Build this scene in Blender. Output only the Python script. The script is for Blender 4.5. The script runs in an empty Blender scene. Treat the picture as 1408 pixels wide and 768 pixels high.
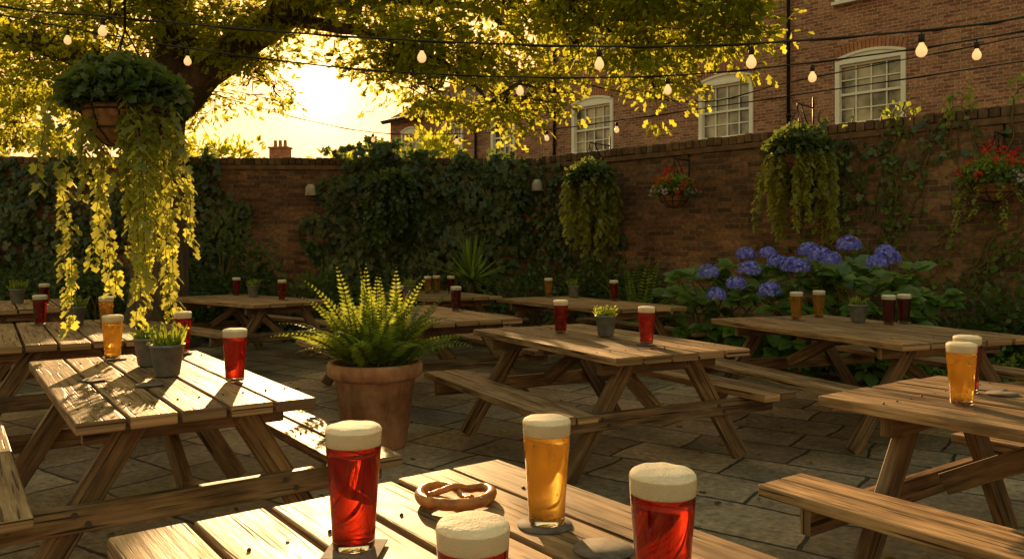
import bpy, math, random
import numpy as np
from mathutils import Vector, Matrix
random.seed(7); R=np.random.default_rng(7)
sc=bpy.context.scene
F=1095.0; H=345.0; CH=1.35
def TP(px,py):
    d=0.6*F/(py-H); return ((px-704)/F*d, d)
def WP(px,py,d): return Vector(((px-704)/F*d, d, CH+(H-py)/F*d))
AZ=math.radians(-13.6); EL=math.radians(15.5)
SUN=Vector((math.sin(AZ)*math.cos(EL),math.cos(AZ)*math.cos(EL),math.sin(EL)))

# ---------------- materials ----------------
def newmat(name):
    m=bpy.data.materials.new(name); m.use_nodes=True
    nt=m.node_tree; b=nt.nodes['Principled BSDF']; return m,nt,b
def ramp(nt,fac,stops):
    r=nt.nodes.new('ShaderNodeValToRGB'); e=r.color_ramp.elements
    while len(e)<len(stops): e.new(0.5)
    for i,(p,c) in enumerate(stops):
        e[i].position=p; e[i].color=(*c,1) if len(c)==3 else c
    nt.links.new(fac,r.inputs['Fac']); return r
def noise(nt,vec,scale,detail=4,rough=.55):
    n=nt.nodes.new('ShaderNodeTexNoise'); n.inputs['Scale'].default_value=scale
    n.inputs['Detail'].default_value=detail; n.inputs['Roughness'].default_value=rough
    if vec is not None: nt.links.new(vec,n.inputs['Vector'])
    return n
def mixc(nt,fac,a,b,mode='MIX'):
    m=nt.nodes.new('ShaderNodeMix'); m.data_type='RGBA'; m.blend_type=mode
    for s,i in ((fac,0),(a,6),(b,7)):
        if isinstance(s,(int,float)): m.inputs[i].default_value=s
        elif isinstance(s,tuple): m.inputs[i].default_value=(*s,1)
        else: nt.links.new(s,m.inputs[i])
    return m.outputs[2]
def bump(nt,b,h,strength=.4,dist=.01):
    n=nt.nodes.new('ShaderNodeBump'); n.inputs['Strength'].default_value=strength; n.inputs['Distance'].default_value=dist
    nt.links.new(h,n.inputs['Height']); nt.links.new(n.outputs[0],b.inputs['Normal']); return n
def mapping(nt,out,scale=(1,1,1),rot=(0,0,0)):
    m=nt.nodes.new('ShaderNodeMapping'); m.inputs['Scale'].default_value=scale; m.inputs['Rotation'].default_value=rot
    nt.links.new(out,m.inputs['Vector']); return m.outputs[0]
def simple(name,col,rough=.6,metal=0,var=.25,scale=12,bmp=.2):
    m,nt,b=newmat(name); tc=nt.nodes.new('ShaderNodeTexCoord')
    n=noise(nt,tc.outputs['Object'],scale)
    c2=tuple(min(1,c*(1+var)) for c in col); c1=tuple(c*(1-var) for c in col)
    r=ramp(nt,n.outputs[0],[(.3,c1),(.7,c2)])
    nt.links.new(r.outputs[0],b.inputs['Base Color']); b.inputs['Roughness'].default_value=rough; b.inputs['Metallic'].default_value=metal
    if bmp: bump(nt,b,n.outputs[0],bmp,.005)
    return m
def wood(name,dark,mid,light):
    m,nt,b=newmat(name); uv=nt.nodes.new('ShaderNodeUVMap'); at=nt.nodes.new('ShaderNodeAttribute'); at.attribute_name='rnd'
    g=noise(nt,mapping(nt,uv.outputs[0],(1.8,34,1)),1.0,5,.7)
    g2=noise(nt,mapping(nt,uv.outputs[0],(2.0,60,1)),1.0,1,.6)
    big=noise(nt,mapping(nt,uv.outputs[0],(1.8,7,1)),1.5,3,.65)
    r=ramp(nt,g.outputs[0],[(.32,dark),(.48,mid),(.68,light)])
    crack=ramp(nt,g2.outputs[0],[(.31,(.07,.055,.05)),(.40,(1,1,1))])
    c=mixc(nt,.9,r.outputs[0],crack.outputs[0],'MULTIPLY')
    c=mixc(nt,.85,c,ramp(nt,big.outputs[0],[(.36,(.34,.34,.36)),(.6,(1.0,1.0,1.0))]).outputs[0],'MULTIPLY')
    c=mixc(nt,.95,c,ramp(nt,at.outputs['Fac'],[(0,(.50,.48,.48)),(.5,(.82,.81,.81)),(1,(1,.95,.88))]).outputs[0],'MULTIPLY')
    nt.links.new(c,b.inputs['Base Color']); b.inputs['Specular IOR Level'].default_value=.28
    rr=ramp(nt,big.outputs[0],[(.3,(.42,)*3),(.7,(.68,)*3)]); nt.links.new(rr.outputs[0],b.inputs['Roughness'])
    ad=nt.nodes.new('ShaderNodeMath'); ad.operation='ADD'; nt.links.new(g.outputs[0],ad.inputs[0]); nt.links.new(crack.outputs[0],ad.inputs[1])
    bump(nt,b,ad.outputs[0],.75,.004); return m
M_wood=wood('weathered_wood',(.13,.072,.036),(.41,.25,.13),(.64,.43,.25))
M_leg=wood('frame_wood',(.09,.05,.027),(.25,.15,.08),(.41,.27,.155))
def brick(name,c1,c2,mortar,dirt=.6,bw=.225,rh=.075,stain=(.3,.28,.27)):
    m,nt,b=newmat(name); uv=nt.nodes.new('ShaderNodeUVMap')
    dn=noise(nt,uv.outputs[0],6,1)
    vm=nt.nodes.new('ShaderNodeVectorMath'); vm.operation='SCALE'; vm.inputs['Scale'].default_value=.010; nt.links.new(dn.outputs[1],vm.inputs[0])
    va=nt.nodes.new('ShaderNodeVectorMath'); nt.links.new(uv.outputs[0],va.inputs[0]); nt.links.new(vm.outputs[0],va.inputs[1])
    t=nt.nodes.new('ShaderNodeTexBrick'); nt.links.new(va.outputs[0],t.inputs['Vector'])
    t.inputs['Scale'].default_value=1; t.inputs['Brick Width'].default_value=bw; t.inputs['Row Height'].default_value=rh
    t.inputs['Mortar Size'].default_value=.008; t.inputs['Mortar Smooth'].default_value=.2; t.inputs['Bias'].default_value=-.1
    t.inputs['Color1'].default_value=(*c1,1); t.inputs['Color2'].default_value=(*c2,1); t.inputs['Mortar'].default_value=(*mortar,1)
    n=noise(nt,uv.outputs[0],1.1,5,.68); n2=noise(nt,uv.outputs[0],18,2)
    c=mixc(nt,dirt,t.outputs[0],ramp(nt,n.outputs[0],[(.35,stain),(.62,(1,1,1))]).outputs[0],'MULTIPLY')
    c=mixc(nt,.75,c,ramp(nt,n2.outputs[0],[(.3,(.42,.42,.42)),(.7,(1.3,1.3,1.3))]).outputs[0],'MULTIPLY')
    nt.links.new(c,b.inputs['Base Color']); b.inputs['Roughness'].default_value=.88
    inv=nt.nodes.new('ShaderNodeMath'); inv.operation='MULTIPLY_ADD'; inv.inputs[1].default_value=-1; inv.inputs[2].default_value=1
    nt.links.new(t.outputs['Fac'],inv.inputs[0])
    a2=nt.nodes.new('ShaderNodeMath'); a2.operation='MULTIPLY_ADD'; a2.inputs[1].default_value=.5
    nt.links.new(n2.outputs[0],a2.inputs[0]); nt.links.new(inv.outputs[0],a2.inputs[2])
    bump(nt,b,a2.outputs[0],.9,.018); return m
M_wallb=brick('old_wall_brick',(.14,.072,.045),(.40,.20,.11),(.26,.21,.155),.75)
M_bldb=brick('house_brick',(.27,.10,.065),(.54,.26,.155),(.52,.42,.32),.45,stain=(.5,.47,.45))
M_slate=brick('roof_tile',(.16,.10,.075),(.24,.15,.10),(.05,.04,.035),.6,bw=.2,rh=.16)
def paving():
    m,nt,b=newmat('flagstone'); tc=nt.nodes.new('ShaderNodeTexCoord')
    v=mapping(nt,tc.outputs['Object'],(1,1,1),(0,0,math.radians(36)))
    dn=noise(nt,v,1.3,1); vm=nt.nodes.new('ShaderNodeVectorMath'); vm.operation='SCALE'; vm.inputs['Scale'].default_value=.12; nt.links.new(dn.outputs[1],vm.inputs[0])
    dn2=noise(nt,v,14,2); vm2=nt.nodes.new('ShaderNodeVectorMath'); vm2.operation='SCALE'; vm2.inputs['Scale'].default_value=.022; nt.links.new(dn2.outputs[1],vm2.inputs[0])
    va=nt.nodes.new('ShaderNodeVectorMath'); nt.links.new(v,va.inputs[0]); nt.links.new(vm.outputs[0],va.inputs[1])
    vb=nt.nodes.new('ShaderNodeVectorMath'); nt.links.new(va.outputs[0],vb.inputs[0]); nt.links.new(vm2.outputs[0],vb.inputs[1])
    t=nt.nodes.new('ShaderNodeTexBrick'); nt.links.new(vb.outputs[0],t.inputs['Vector'])
    t.offset=.37; t.squash=.65; t.squash_frequency=3
    t.inputs['Scale'].default_value=1; t.inputs['Brick Width'].default_value=.74; t.inputs['Row Height'].default_value=.47
    t.inputs['Mortar Size'].default_value=.013; t.inputs['Mortar Smooth'].default_value=.6; t.inputs['Bias'].default_value=0
    t.inputs['Color1'].default_value=(.20,.135,.09,1); t.inputs['Color2'].default_value=(.50,.36,.24,1); t.inputs['Mortar'].default_value=(.04,.036,.02,1)
    n=noise(nt,v,1.7,5,.7); n2=noise(nt,v,22,3,.65)
    c=mixc(nt,.85,t.outputs[0],ramp(nt,n.outputs[0],[(.34,(.36,.35,.32)),(.5,(.75,.74,.72)),(.66,(1.15,1.1,1.05))]).outputs[0],'MULTIPLY')
    c=mixc(nt,.8,c,ramp(nt,n2.outputs[0],[(.32,(.42,.42,.42)),(.7,(1.3,1.3,1.3))]).outputs[0],'MULTIPLY')
    nt.links.new(c,b.inputs['Base Color'])
    nt.links.new(ramp(nt,n.outputs[0],[(.3,(.55,)*3),(.7,(.85,)*3)]).outputs[0],b.inputs['Roughness'])
    inv=nt.nodes.new('ShaderNodeMath'); inv.operation='MULTIPLY_ADD'; inv.inputs[1].default_value=-1.3; inv.inputs[2].default_value=1
    nt.links.new(t.outputs['Fac'],inv.inputs[0])
    a2=nt.nodes.new('ShaderNodeMath'); a2.operation='MULTIPLY_ADD'; a2.inputs[1].default_value=.7
    nt.links.new(n2.outputs[0],a2.inputs[0]); nt.links.new(inv.outputs[0],a2.inputs[2])
    a3=nt.nodes.new('ShaderNodeMath'); a3.operation='MULTIPLY_ADD'; a3.inputs[1].default_value=1.5
    nt.links.new(n.outputs[0],a3.inputs[0]); nt.links.new(a2.outputs[0],a3.inputs[2])
    bump(nt,b,a3.outputs[0],.9,.02); return m
M_pave=paving()
def leafmat(name,dark,light,tl,tr=.5,gloss=.06):
    m=bpy.data.materials.new(name); m.use_nodes=True; nt=m.node_tree; nt.nodes.remove(nt.nodes['Principled BSDF'])
    at=nt.nodes.new('ShaderNodeAttribute'); at.attribute_name='rnd'
    b=nt.nodes.new('ShaderNodeBsdfDiffuse'); nt.links.new(ramp(nt,at.outputs['Fac'],[(0,dark),(1,light)]).outputs[0],b.inputs[0])
    t=nt.nodes.new('ShaderNodeBsdfTranslucent')
    nt.links.new(ramp(nt,at.outputs['Fac'],[(0,tuple(c*.5 for c in tl)),(1,tl)]).outputs[0],t.inputs[0])
    mx=nt.nodes.new('ShaderNodeMixShader'); mx.inputs[0].default_value=tr
    nt.links.new(b.outputs[0],mx.inputs[1]); nt.links.new(t.outputs[0],mx.inputs[2]); out=mx
    if gloss:
        g=nt.nodes.new('ShaderNodeBsdfGlossy'); g.inputs['Roughness'].default_value=.4; g.inputs[0].default_value=(.9,.9,.8,1)
        m2=nt.nodes.new('ShaderNodeMixShader'); m2.inputs[0].default_value=gloss; nt.links.new(mx.outputs[0],m2.inputs[1]); nt.links.new(g.outputs[0],m2.inputs[2]); out=m2
    nt.links.new(out.outputs[0],nt.nodes['Material Output'].inputs['Surface']); return m
M_oak=leafmat('oak_leaf',(.03,.07,.010),(.11,.16,.02),(.78,.78,.07),.6,0)
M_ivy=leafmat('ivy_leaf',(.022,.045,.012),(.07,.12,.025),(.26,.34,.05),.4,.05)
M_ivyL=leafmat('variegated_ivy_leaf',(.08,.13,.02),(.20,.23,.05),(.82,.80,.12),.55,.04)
M_fern=leafmat('fern_leaf',(.05,.11,.02),(.12,.19,.03),(.55,.65,.07),.5,.03)
M_shrub=leafmat('shrub_leaf',(.02,.045,.01),(.06,.11,.02),(.20,.30,.05),.38,.04)
M_hyd=leafmat('hydrangea_leaf',(.06,.13,.025),(.14,.25,.05),(.40,.58,.08),.45,.06)
M_blue=leafmat('hydrangea_petal',(.12,.14,.80),(.36,.38,.98),(.35,.36,1),.3,0)
M_red=leafmat('red_petal',(.5,.02,.02),(.75,.08,.06),(.8,.1,.05),.4,0)
M_white=leafmat('pale_petal',(.4,.3,.6),(.7,.65,.75),(.7,.6,.7),.4,0)
M_dead=leafmat('fallen_leaf',(.12,.06,.02),(.30,.20,.05),(.4,.25,.05),.25,0)
def barkm():
    m,nt,b=newmat('bark'); tc=nt.nodes.new('ShaderNodeTexCoord')
    n=noise(nt,mapping(nt,tc.outputs['Object'],(9,9,1.6)),1.6,5,.7)
    nt.links.new(ramp(nt,n.outputs[0],[(.3,(.03,.02,.012)),(.65,(.14,.095,.06))]).outputs[0],b.inputs['Base Color'])
    b.inputs['Roughness'].default_value=.9; bump(nt,b,n.outputs[0],1,.05); return m
M_bark=barkm()
M_stem=simple('stem',(.10,.085,.03),.7,bmp=0)
M_pot=simple('zinc_pot',(.17,.175,.18),.5,.3,.3,18)
def terram():
    m,nt,b=newmat('terracotta'); tc=nt.nodes.new('ShaderNodeTexCoord'); o=tc.outputs['Object']
    n=noise(nt,o,5,6,.7); n2=noise(nt,mapping(nt,o,(14,14,3)),1,3)
    c=mixc(nt,.6,ramp(nt,n.outputs[0],[(.32,(.28,.13,.075)),(.5,(.48,.23,.13)),(.68,(.58,.37,.26))]).outputs[0],ramp(nt,n2.outputs[0],[(.35,(.5,.48,.45)),(.6,(1,1,1))]).outputs[0],'MULTIPLY')
    nt.links.new(c,b.inputs['Base Color']); b.inputs['Roughness'].default_value=.85; bump(nt,b,n.outputs[0],.4,.006); return m
M_terra=terram()
M_soil=simple('soil',(.03,.02,.012),.95,0,.4,40,.8)
M_metal=simple('black_iron',(.02,.02,.02),.5,.6,bmp=0)
M_bolt=simple('bolt_steel',(.10,.09,.085),.5,.8,bmp=0)
M_coir=simple('coir',(.20,.11,.05),.95,0,.5,30,.9)
M_wp=simple('white_paint',(.80,.77,.72),.45,0,.06,5,0)
M_lampm=simple('aged_cream_paint',(.42,.37,.30),.6,0,.3,12,0)
M_grd=simple('ground_soil',(.06,.05,.028),.95,0,.4,3,.4)
M_pretz=simple('pretzel_crust',(.42,.15,.035),.3,0,.5,30,.3)
M_salt=simple('salt',(.8,.78,.72),.4,0,.05,bmp=0)
M_wire=simple('black_cable',(.012,.012,.012),.6,0,.1,bmp=0)
def glassm(name,col,rough=0,ior=1.45):
    m,nt,b=newmat(name); b.inputs['Base Color'].default_value=(*col,1); b.inputs['Roughness'].default_value=rough
    b.inputs['Transmission Weight'].default_value=1; b.inputs['IOR'].default_value=ior; return m
M_glass=glassm('clear_glass',(.97,.97,.95),0,1.45)
def beerm(name,col,tl,frac):
    m,nt,b=newmat(name); b.inputs['Base Color'].default_value=(*col,1); b.inputs['Roughness'].default_value=.02
    b.inputs['Transmission Weight'].default_value=1; b.inputs['IOR'].default_value=1.34
    tc=nt.nodes.new('ShaderNodeTexCoord'); n=noise(nt,tc.outputs['Object'],8,2)
    t=nt.nodes.new('ShaderNodeBsdfTranslucent')
    nt.links.new(ramp(nt,n.outputs[0],[(.3,tuple(c*.7 for c in tl)),(.7,tl)]).outputs[0],t.inputs[0])
    mx=nt.nodes.new('ShaderNodeMixShader'); mx.inputs[0].default_value=frac
    nt.links.new(b.outputs[0],mx.inputs[1]); nt.links.new(t.outputs[0],mx.inputs[2])
    nt.links.new(mx.outputs[0],nt.nodes['Material Output'].inputs['Surface']); return m
M_lager=beerm('lager',(1,.70,.18),(1,.55,.06),.38)
M_ale=beerm('red_ale',(.62,.035,.010),(.42,.010,.003),.28)
M_stout=beerm('dark_ale',(.35,.03,.012),(.20,.012,.005),.3)
def foamm():
    m,nt,b=newmat('beer_foam'); tc=nt.nodes.new('ShaderNodeTexCoord')
    v=nt.nodes.new('ShaderNodeTexVoronoi'); v.inputs['Scale'].default_value=260; nt.links.new(tc.outputs['Object'],v.inputs['Vector'])
    n=noise(nt,tc.outputs['Object'],30,4)
    nt.links.new(ramp(nt,n.outputs[0],[(.3,(.92,.83,.68)),(.6,(.97,.92,.82))]).outputs[0],b.inputs['Base Color'])
    b.inputs['Roughness'].default_value=.7
    ad=nt.nodes.new('ShaderNodeMath'); ad.operation='ADD'; nt.links.new(v.outputs['Distance'],ad.inputs[0]); nt.links.new(n.outputs[0],ad.inputs[1])
    bump(nt,b,ad.outputs[0],.45,.003)
    t=nt.nodes.new('ShaderNodeBsdfTranslucent'); t.inputs[0].default_value=(1,.94,.80,1)
    mx=nt.nodes.new('ShaderNodeMixShader'); mx.inputs[0].default_value=.4
    nt.links.new(b.outputs[0],mx.inputs[1]); nt.links.new(t.outputs[0],mx.inputs[2]); nt.links.new(mx.outputs[0],nt.nodes['Material Output'].inputs['Surface'])
    return m
M_foam=foamm()
def windm():
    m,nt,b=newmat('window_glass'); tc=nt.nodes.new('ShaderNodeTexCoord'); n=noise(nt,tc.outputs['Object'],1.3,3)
    nt.links.new(ramp(nt,n.outputs[0],[(.38,(.05,.047,.043)),(.6,(.48,.41,.31))]).outputs[0],b.inputs['Base Color'])  # pale warm blotches paint yellowish reflected light into the pane colour
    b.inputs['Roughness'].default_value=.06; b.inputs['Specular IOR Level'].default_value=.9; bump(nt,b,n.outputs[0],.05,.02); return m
M_win=windm()
def bulbm():
    m,nt,b=newmat('lit_bulb'); b.inputs['Base Color'].default_value=(1,.75,.4,1)
    b.inputs['Emission Color'].default_value=(1,.60,.25,1); b.inputs['Emission Strength'].default_value=.8
    b.inputs['Roughness'].default_value=.1
    try: m.cycles.emission_sampling='NONE'
    except Exception: pass
    return m
M_bulb=bulbm()
M_coast=simple('coaster_card',(.13,.105,.09),.8,0,.5,25,.2)

# ---------------- geometry helpers ----------------
COL=sc.collection
def empty(name,loc=(0,0,0),rotz=0):
    e=bpy.data.objects.new(name,None); e.location=loc; e.rotation_euler=(0,0,rotz); e.empty_display_size=.2; COL.objects.link(e); return e
def link(me,name,mat,parent=None,loc=None,bevel=0):
    o=bpy.data.objects.new(name,me)
    if mat is not None and len(me.materials)==0: me.materials.append(mat)
    COL.objects.link(o)
    if parent is not None: o.parent=parent
    if loc is not None: o.location=loc
    if bevel:
        b=o.modifiers.new('bev','BEVEL'); b.width=bevel; b.segments=2; b.limit_method='ANGLE'
    return o
class MB:
    def __init__(s): s.v=[];s.f=[];s.uv=[];s.r=[];s.sm=[]
    def box(s,c,ax,d,rnd=None):
        c=Vector(c); X,Y,Z=[Vector(a) for a in ax]; hx,hy,hz=[q/2 for q in d]
        i=len(s.v); rn=random.random() if rnd is None else rnd; uo=random.random()*20; vo=random.random()*20
        for sx in(-1,1):
            for sy in(-1,1):
                for sz in(-1,1): s.v.append(tuple(c+X*hx*sx+Y*hy*sy+Z*hz*sz)); s.r.append(rn)
        l=lambda sx,sy,sz:i+sx*4+sy*2+sz
        co={}
        for sx in(0,1):
            for sy in(0,1):
                for sz in(0,1): co[l(sx,sy,sz)]=((sx-.5)*d[0],(sy-.5)*d[1],(sz-.5)*d[2])
        fs=[((0,0,0),(0,0,1),(0,1,1),(0,1,0),0),((1,0,0),(1,1,0),(1,1,1),(1,0,1),0),((0,0,0),(1,0,0),(1,0,1),(0,0,1),1),
            ((0,1,0),(0,1,1),(1,1,1),(1,1,0),1),((0,0,0),(0,1,0),(1,1,0),(1,0,0),2),((0,0,1),(1,0,1),(1,1,1),(0,1,1),2)]
        for a,b,c_,d_,k in fs:
            ids=[l(*q) for q in(a,b,c_,d_)]; s.f.append(ids); s.sm.append(False)
            for q in ids:
                p=co[q]
                if k==0: s.uv.append((p[1]*.15+uo,p[2]+vo))
                elif k==1: s.uv.append((p[0]+uo,p[2]+vo+.3))
                else: s.uv.append((p[0]+uo,p[1]+vo))
    def beam(s,a,b,w,t,side=(0,1,0),rnd=None):
        a=Vector(a);b=Vector(b);X=(b-a).normalized();Zs=Vector(side);Z=(Zs-X*Zs.dot(X)).normalized();Y=Z.cross(X)
        s.box((a+b)/2,(X,Y,Z),((b-a).length,w,t),rnd)
    def tube(s,path,rad,seg=8,cap=True,rnd=0.5):
        path=[Vector(p) for p in path]; n=len(path)
        if not hasattr(rad,'__len__'): rad=[rad]*n
        up=Vector((0,0,1)); base=len(s.v); prev=None
        for i,p in enumerate(path):
            t=(path[min(i+1,n-1)]-path[max(i-1,0)]).normalized()
            if prev is None:
                a=up.cross(t)
                if a.length<.05: a=Vector((1,0,0)).cross(t)
            else: a=prev-t*prev.dot(t)
            a.normalize(); prev=a; b=t.cross(a)
            for k in range(seg):
                th=2*math.pi*k/seg; s.v.append(tuple(p+(a*math.cos(th)+b*math.sin(th))*rad[i])); s.r.append(rnd)
        for i in range(n-1):
            for k in range(seg):
                q=[base+i*seg+k,base+i*seg+(k+1)%seg,base+(i+1)*seg+(k+1)%seg,base+(i+1)*seg+k]
                s.f.append(q); s.sm.append(True)
                s.uv+= [(i*.3,k/seg),(i*.3,(k+1)/seg),(i*.3+.3,(k+1)/seg),(i*.3+.3,k/seg)]
        if cap:
            for st,rev in((base,True),(base+(n-1)*seg,False)):
                q=list(range(st,st+seg)); q=q[::-1] if rev else q
                s.f.append(q); s.sm.append(False); s.uv+=[(0,0)]*seg
    def lathe(s,prof,seg=32,c=(0,0,0),rnd=.5):
        base=len(s.v)
        for r,z in prof:
            for k in range(seg):
                th=2*math.pi*k/seg; s.v.append((c[0]+r*math.cos(th),c[1]+r*math.sin(th),c[2]+z)); s.r.append(rnd)
        for i in range(len(prof)-1):
            for k in range(seg):
                q=[base+i*seg+k,base+i*seg+(k+1)%seg,base+(i+1)*seg+(k+1)%seg,base+(i+1)*seg+k]
                s.f.append(q); s.sm.append(True); s.uv+=[(k/seg,i),((k+1)/seg,i),((k+1)/seg,i+1),(k/seg,i+1)]
    def quad(s,pts,uvs=None,smooth=False):
        i=len(s.v); s.v+= [tuple(p) for p in pts]; s.r+=[.5]*len(pts); s.f.append(list(range(i,i+len(pts)))); s.sm.append(smooth)
        s.uv+= uvs if uvs else [(p[0],p[2]) for p in pts]
    def mesh(s,name):
        me=bpy.data.meshes.new(name); me.from_pydata(s.v,[],s.f)
        uv=me.uv_layers.new(name='UVMap'); uv.data.foreach_set('uv',np.array(s.uv,dtype='f').ravel())
        a=me.attributes.new('rnd','FLOAT','POINT'); a.data.foreach_set('value',np.array(s.r,dtype='f'))
        me.polygons.foreach_set('use_smooth',s.sm); me.update(); return me
def nrm(a): return a/np.maximum(np.linalg.norm(a,axis=1,keepdims=True),1e-6)
TM={'oval':([(0,0,0),(-.5,.45,.12),(0,1,-.05),(.5,.45,.12)],[(0,2,1),(0,3,2)]),
 'big':([(0,0,0),(-.38,.2,.08),(-.5,.5,.12),(-.25,.82,.06),(0,1,-.1),(.25,.82,.06),(.5,.5,.12),(.38,.2,.08),(0,.5,0)],[(0,8,1),(1,8,2),(2,8,3),(3,8,4),(4,8,5),(5,8,6),(6,8,7),(7,8,0)]),
 'oak':([(0,0,0),(-.5,.38,.08),(-.22,.52,.03),(-.36,.8,.05),(0,1,-.05),(.36,.8,.05),(.22,.52,.03),(.5,.38,.08)],
   [(0,2,1),(0,4,2),(2,4,3),(0,6,4),(6,5,4),(0,7,6)]),
 'ivy':([(0,.1,0),(-.3,-.08,.05),(-.55,.22,.06),(-.28,.4,.03),(-.42,.68,.04),(0,1,-.06),(.42,.68,.04),(.28,.4,.03),(.55,.22,.06),(.3,-.08,.05)],
   [(0,2,1),(0,3,2),(0,5,3),(3,5,4),(0,7,5),(7,6,5),(0,8,7),(0,9,8)]),
 'blade':([(-.5,0,0),(.5,0,0),(.45,.5,.3),(-.45,.5,.3),(0,1,.2)],[(0,1,2),(0,2,3),(3,2,4)])}
def leaves(name,P,T,N,L,Wd,mat,tm='oval',parent=None,rnd=None):
    P=np.asarray(P,float); n=len(P)
    if n==0: return None
    T=nrm(np.asarray(T,float)); N=np.asarray(N,float); B=nrm(np.cross(T,N)); N=np.cross(B,T)
    L=np.broadcast_to(L,(n,)); Wd=np.broadcast_to(Wd,(n,))
    tv,tf=TM[tm]; tv=np.array(tv); tf=np.array(tf); k=len(tv)
    V=P[:,None,:]+(tv[None,:,0,None]*Wd[:,None,None])*B[:,None,:]+(tv[None,:,1,None]*L[:,None,None])*T[:,None,:]+(tv[None,:,2,None]*Wd[:,None,None])*N[:,None,:]
    Fc=(tf[None]+(np.arange(n)*k)[:,None,None]).reshape(-1)
    me=bpy.data.meshes.new(name); me.vertices.add(n*k); me.vertices.foreach_set('co',V.astype('f').ravel())
    nf=n*len(tf); me.loops.add(nf*3); me.loops.foreach_set('vertex_index',Fc.astype('i'))
    me.polygons.add(nf); me.polygons.foreach_set('loop_start',np.arange(0,nf*3,3,dtype='i'))
    if rnd is None: rnd=R.random(n)
    a=me.attributes.new('rnd','FLOAT','POINT'); a.data.foreach_set('value',np.repeat(rnd,k).astype('f'))
    me.update(calc_edges=True); me.validate()
    return link(me,name,mat,parent)
def rv(n): return nrm(R.normal(size=(n,3)))
def ellip(n,c,r,surf=.35):
    u=rv(n); rad=(surf+(1-surf)*R.random(n))**(1/2.2); return np.array(c)+u*rad[:,None]*np.array(r)

# ---------------- world / sun / camera ----------------
w=bpy.data.worlds.new("World"); sc.world=w; w.use_nodes=True; nt=w.node_tree
bg=nt.nodes['Background']; sky=nt.nodes.new('ShaderNodeTexSky'); sky.sky_type='NISHITA'; sky.sun_disc=False
sky.sun_elevation=EL; sky.sun_rotation=AZ; sky.dust_density=2.0; sky.air_density=1.2
SKY=.34
tint=mixc(nt,1.0,sky.outputs[0],(1.0*SKY,.80*SKY,.56*SKY),'MULTIPLY')
mn=nt.nodes.new('ShaderNodeVectorMath'); mn.operation='MINIMUM'; mn.inputs[1].default_value=(1.05,.60,.26); nt.links.new(tint,mn.inputs[0])
tc=nt.nodes.new('ShaderNodeTexCoord'); dp=nt.nodes.new('ShaderNodeVectorMath'); dp.operation='DOT_PRODUCT'
GE=math.radians(11.1); dp.inputs[1].default_value=(math.sin(AZ)*math.cos(GE),math.cos(AZ)*math.cos(GE),math.sin(GE))
nt.links.new(tc.outputs['Generated'],dp.inputs[0])
def powr(e,k,col):
    mx=nt.nodes.new('ShaderNodeMath'); mx.operation='MAXIMUM'; mx.inputs[1].default_value=0; nt.links.new(dp.outputs['Value'],mx.inputs[0])
    p=nt.nodes.new('ShaderNodeMath'); p.operation='POWER'; p.inputs[1].default_value=e; nt.links.new(mx.outputs[0],p.inputs[0])
    v=nt.nodes.new('ShaderNodeVectorMath'); v.operation='SCALE'; v.inputs[0].default_value=tuple(c*k for c in col); nt.links.new(p.outputs[0],v.inputs['Scale'])
    return v.outputs[0]
acc=mn.outputs[0]
for e,k,col in((14000,60,(1,.92,.75)),(900,.9,(1,.7,.45)),(120,.35,(1,.8,.3)),(9,1.45,(1,.50,.19))):
    a=nt.nodes.new('ShaderNodeVectorMath'); nt.links.new(acc,a.inputs[0]); nt.links.new(powr(e,k,col),a.inputs[1]); acc=a.outputs[0]
nt.links.new(acc,bg.inputs['Color']); bg.inputs['Strength'].default_value=1.08
sl=bpy.data.lights.new('sun','SUN'); sl.energy=10; sl.angle=math.radians(.55); sl.color=(1,.61,.26)
so=bpy.data.objects.new('sun',sl); so.rotation_euler=SUN.to_track_quat('Z','Y').to_euler(); so.location=(0,0,20); COL.objects.link(so)
cam=bpy.data.cameras.new('camera'); cam.lens=28; cam.sensor_width=36; cam.shift_y=-39/1408; cam.clip_end=2000; cam.clip_start=.05
co=bpy.data.objects.new('camera',cam); co.location=(0,0,CH); co.rotation_euler=(math.radians(90),0,0); COL.objects.link(co); sc.camera=co
sc.view_settings.view_transform='Standard'; sc.view_settings.look='None'; sc.view_settings.exposure=0

# ---------------- ground ----------------
mb=MB(); mb.quad([(-600,-600,-.006),(600,-600,-.006),(600,600,-.006),(-600,600,-.006)]); link(mb.mesh('ground'),'ground',M_grd)
mb=MB(); mb.quad([(-14,-8,0),(14,-8,0),(14,4,0),(.26,13.5,0),(-14,13.1,0)]); link(mb.mesh('patio_paving'),'patio_paving',M_pave)
n=420; P=np.stack([R.uniform(-6,6,n),R.uniform(2.5,12,n),np.full(n,.006)],1); a=R.random(n)*6.28
leaves('fallen_leaves',P,np.stack([np.cos(a),np.sin(a),R.uniform(0,.15,n)],1),np.array([[0,0,1.0]])+rv(n)*.25,R.uniform(.03,.07,n),R.uniform(.02,.04,n),M_dead,'oak')

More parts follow.
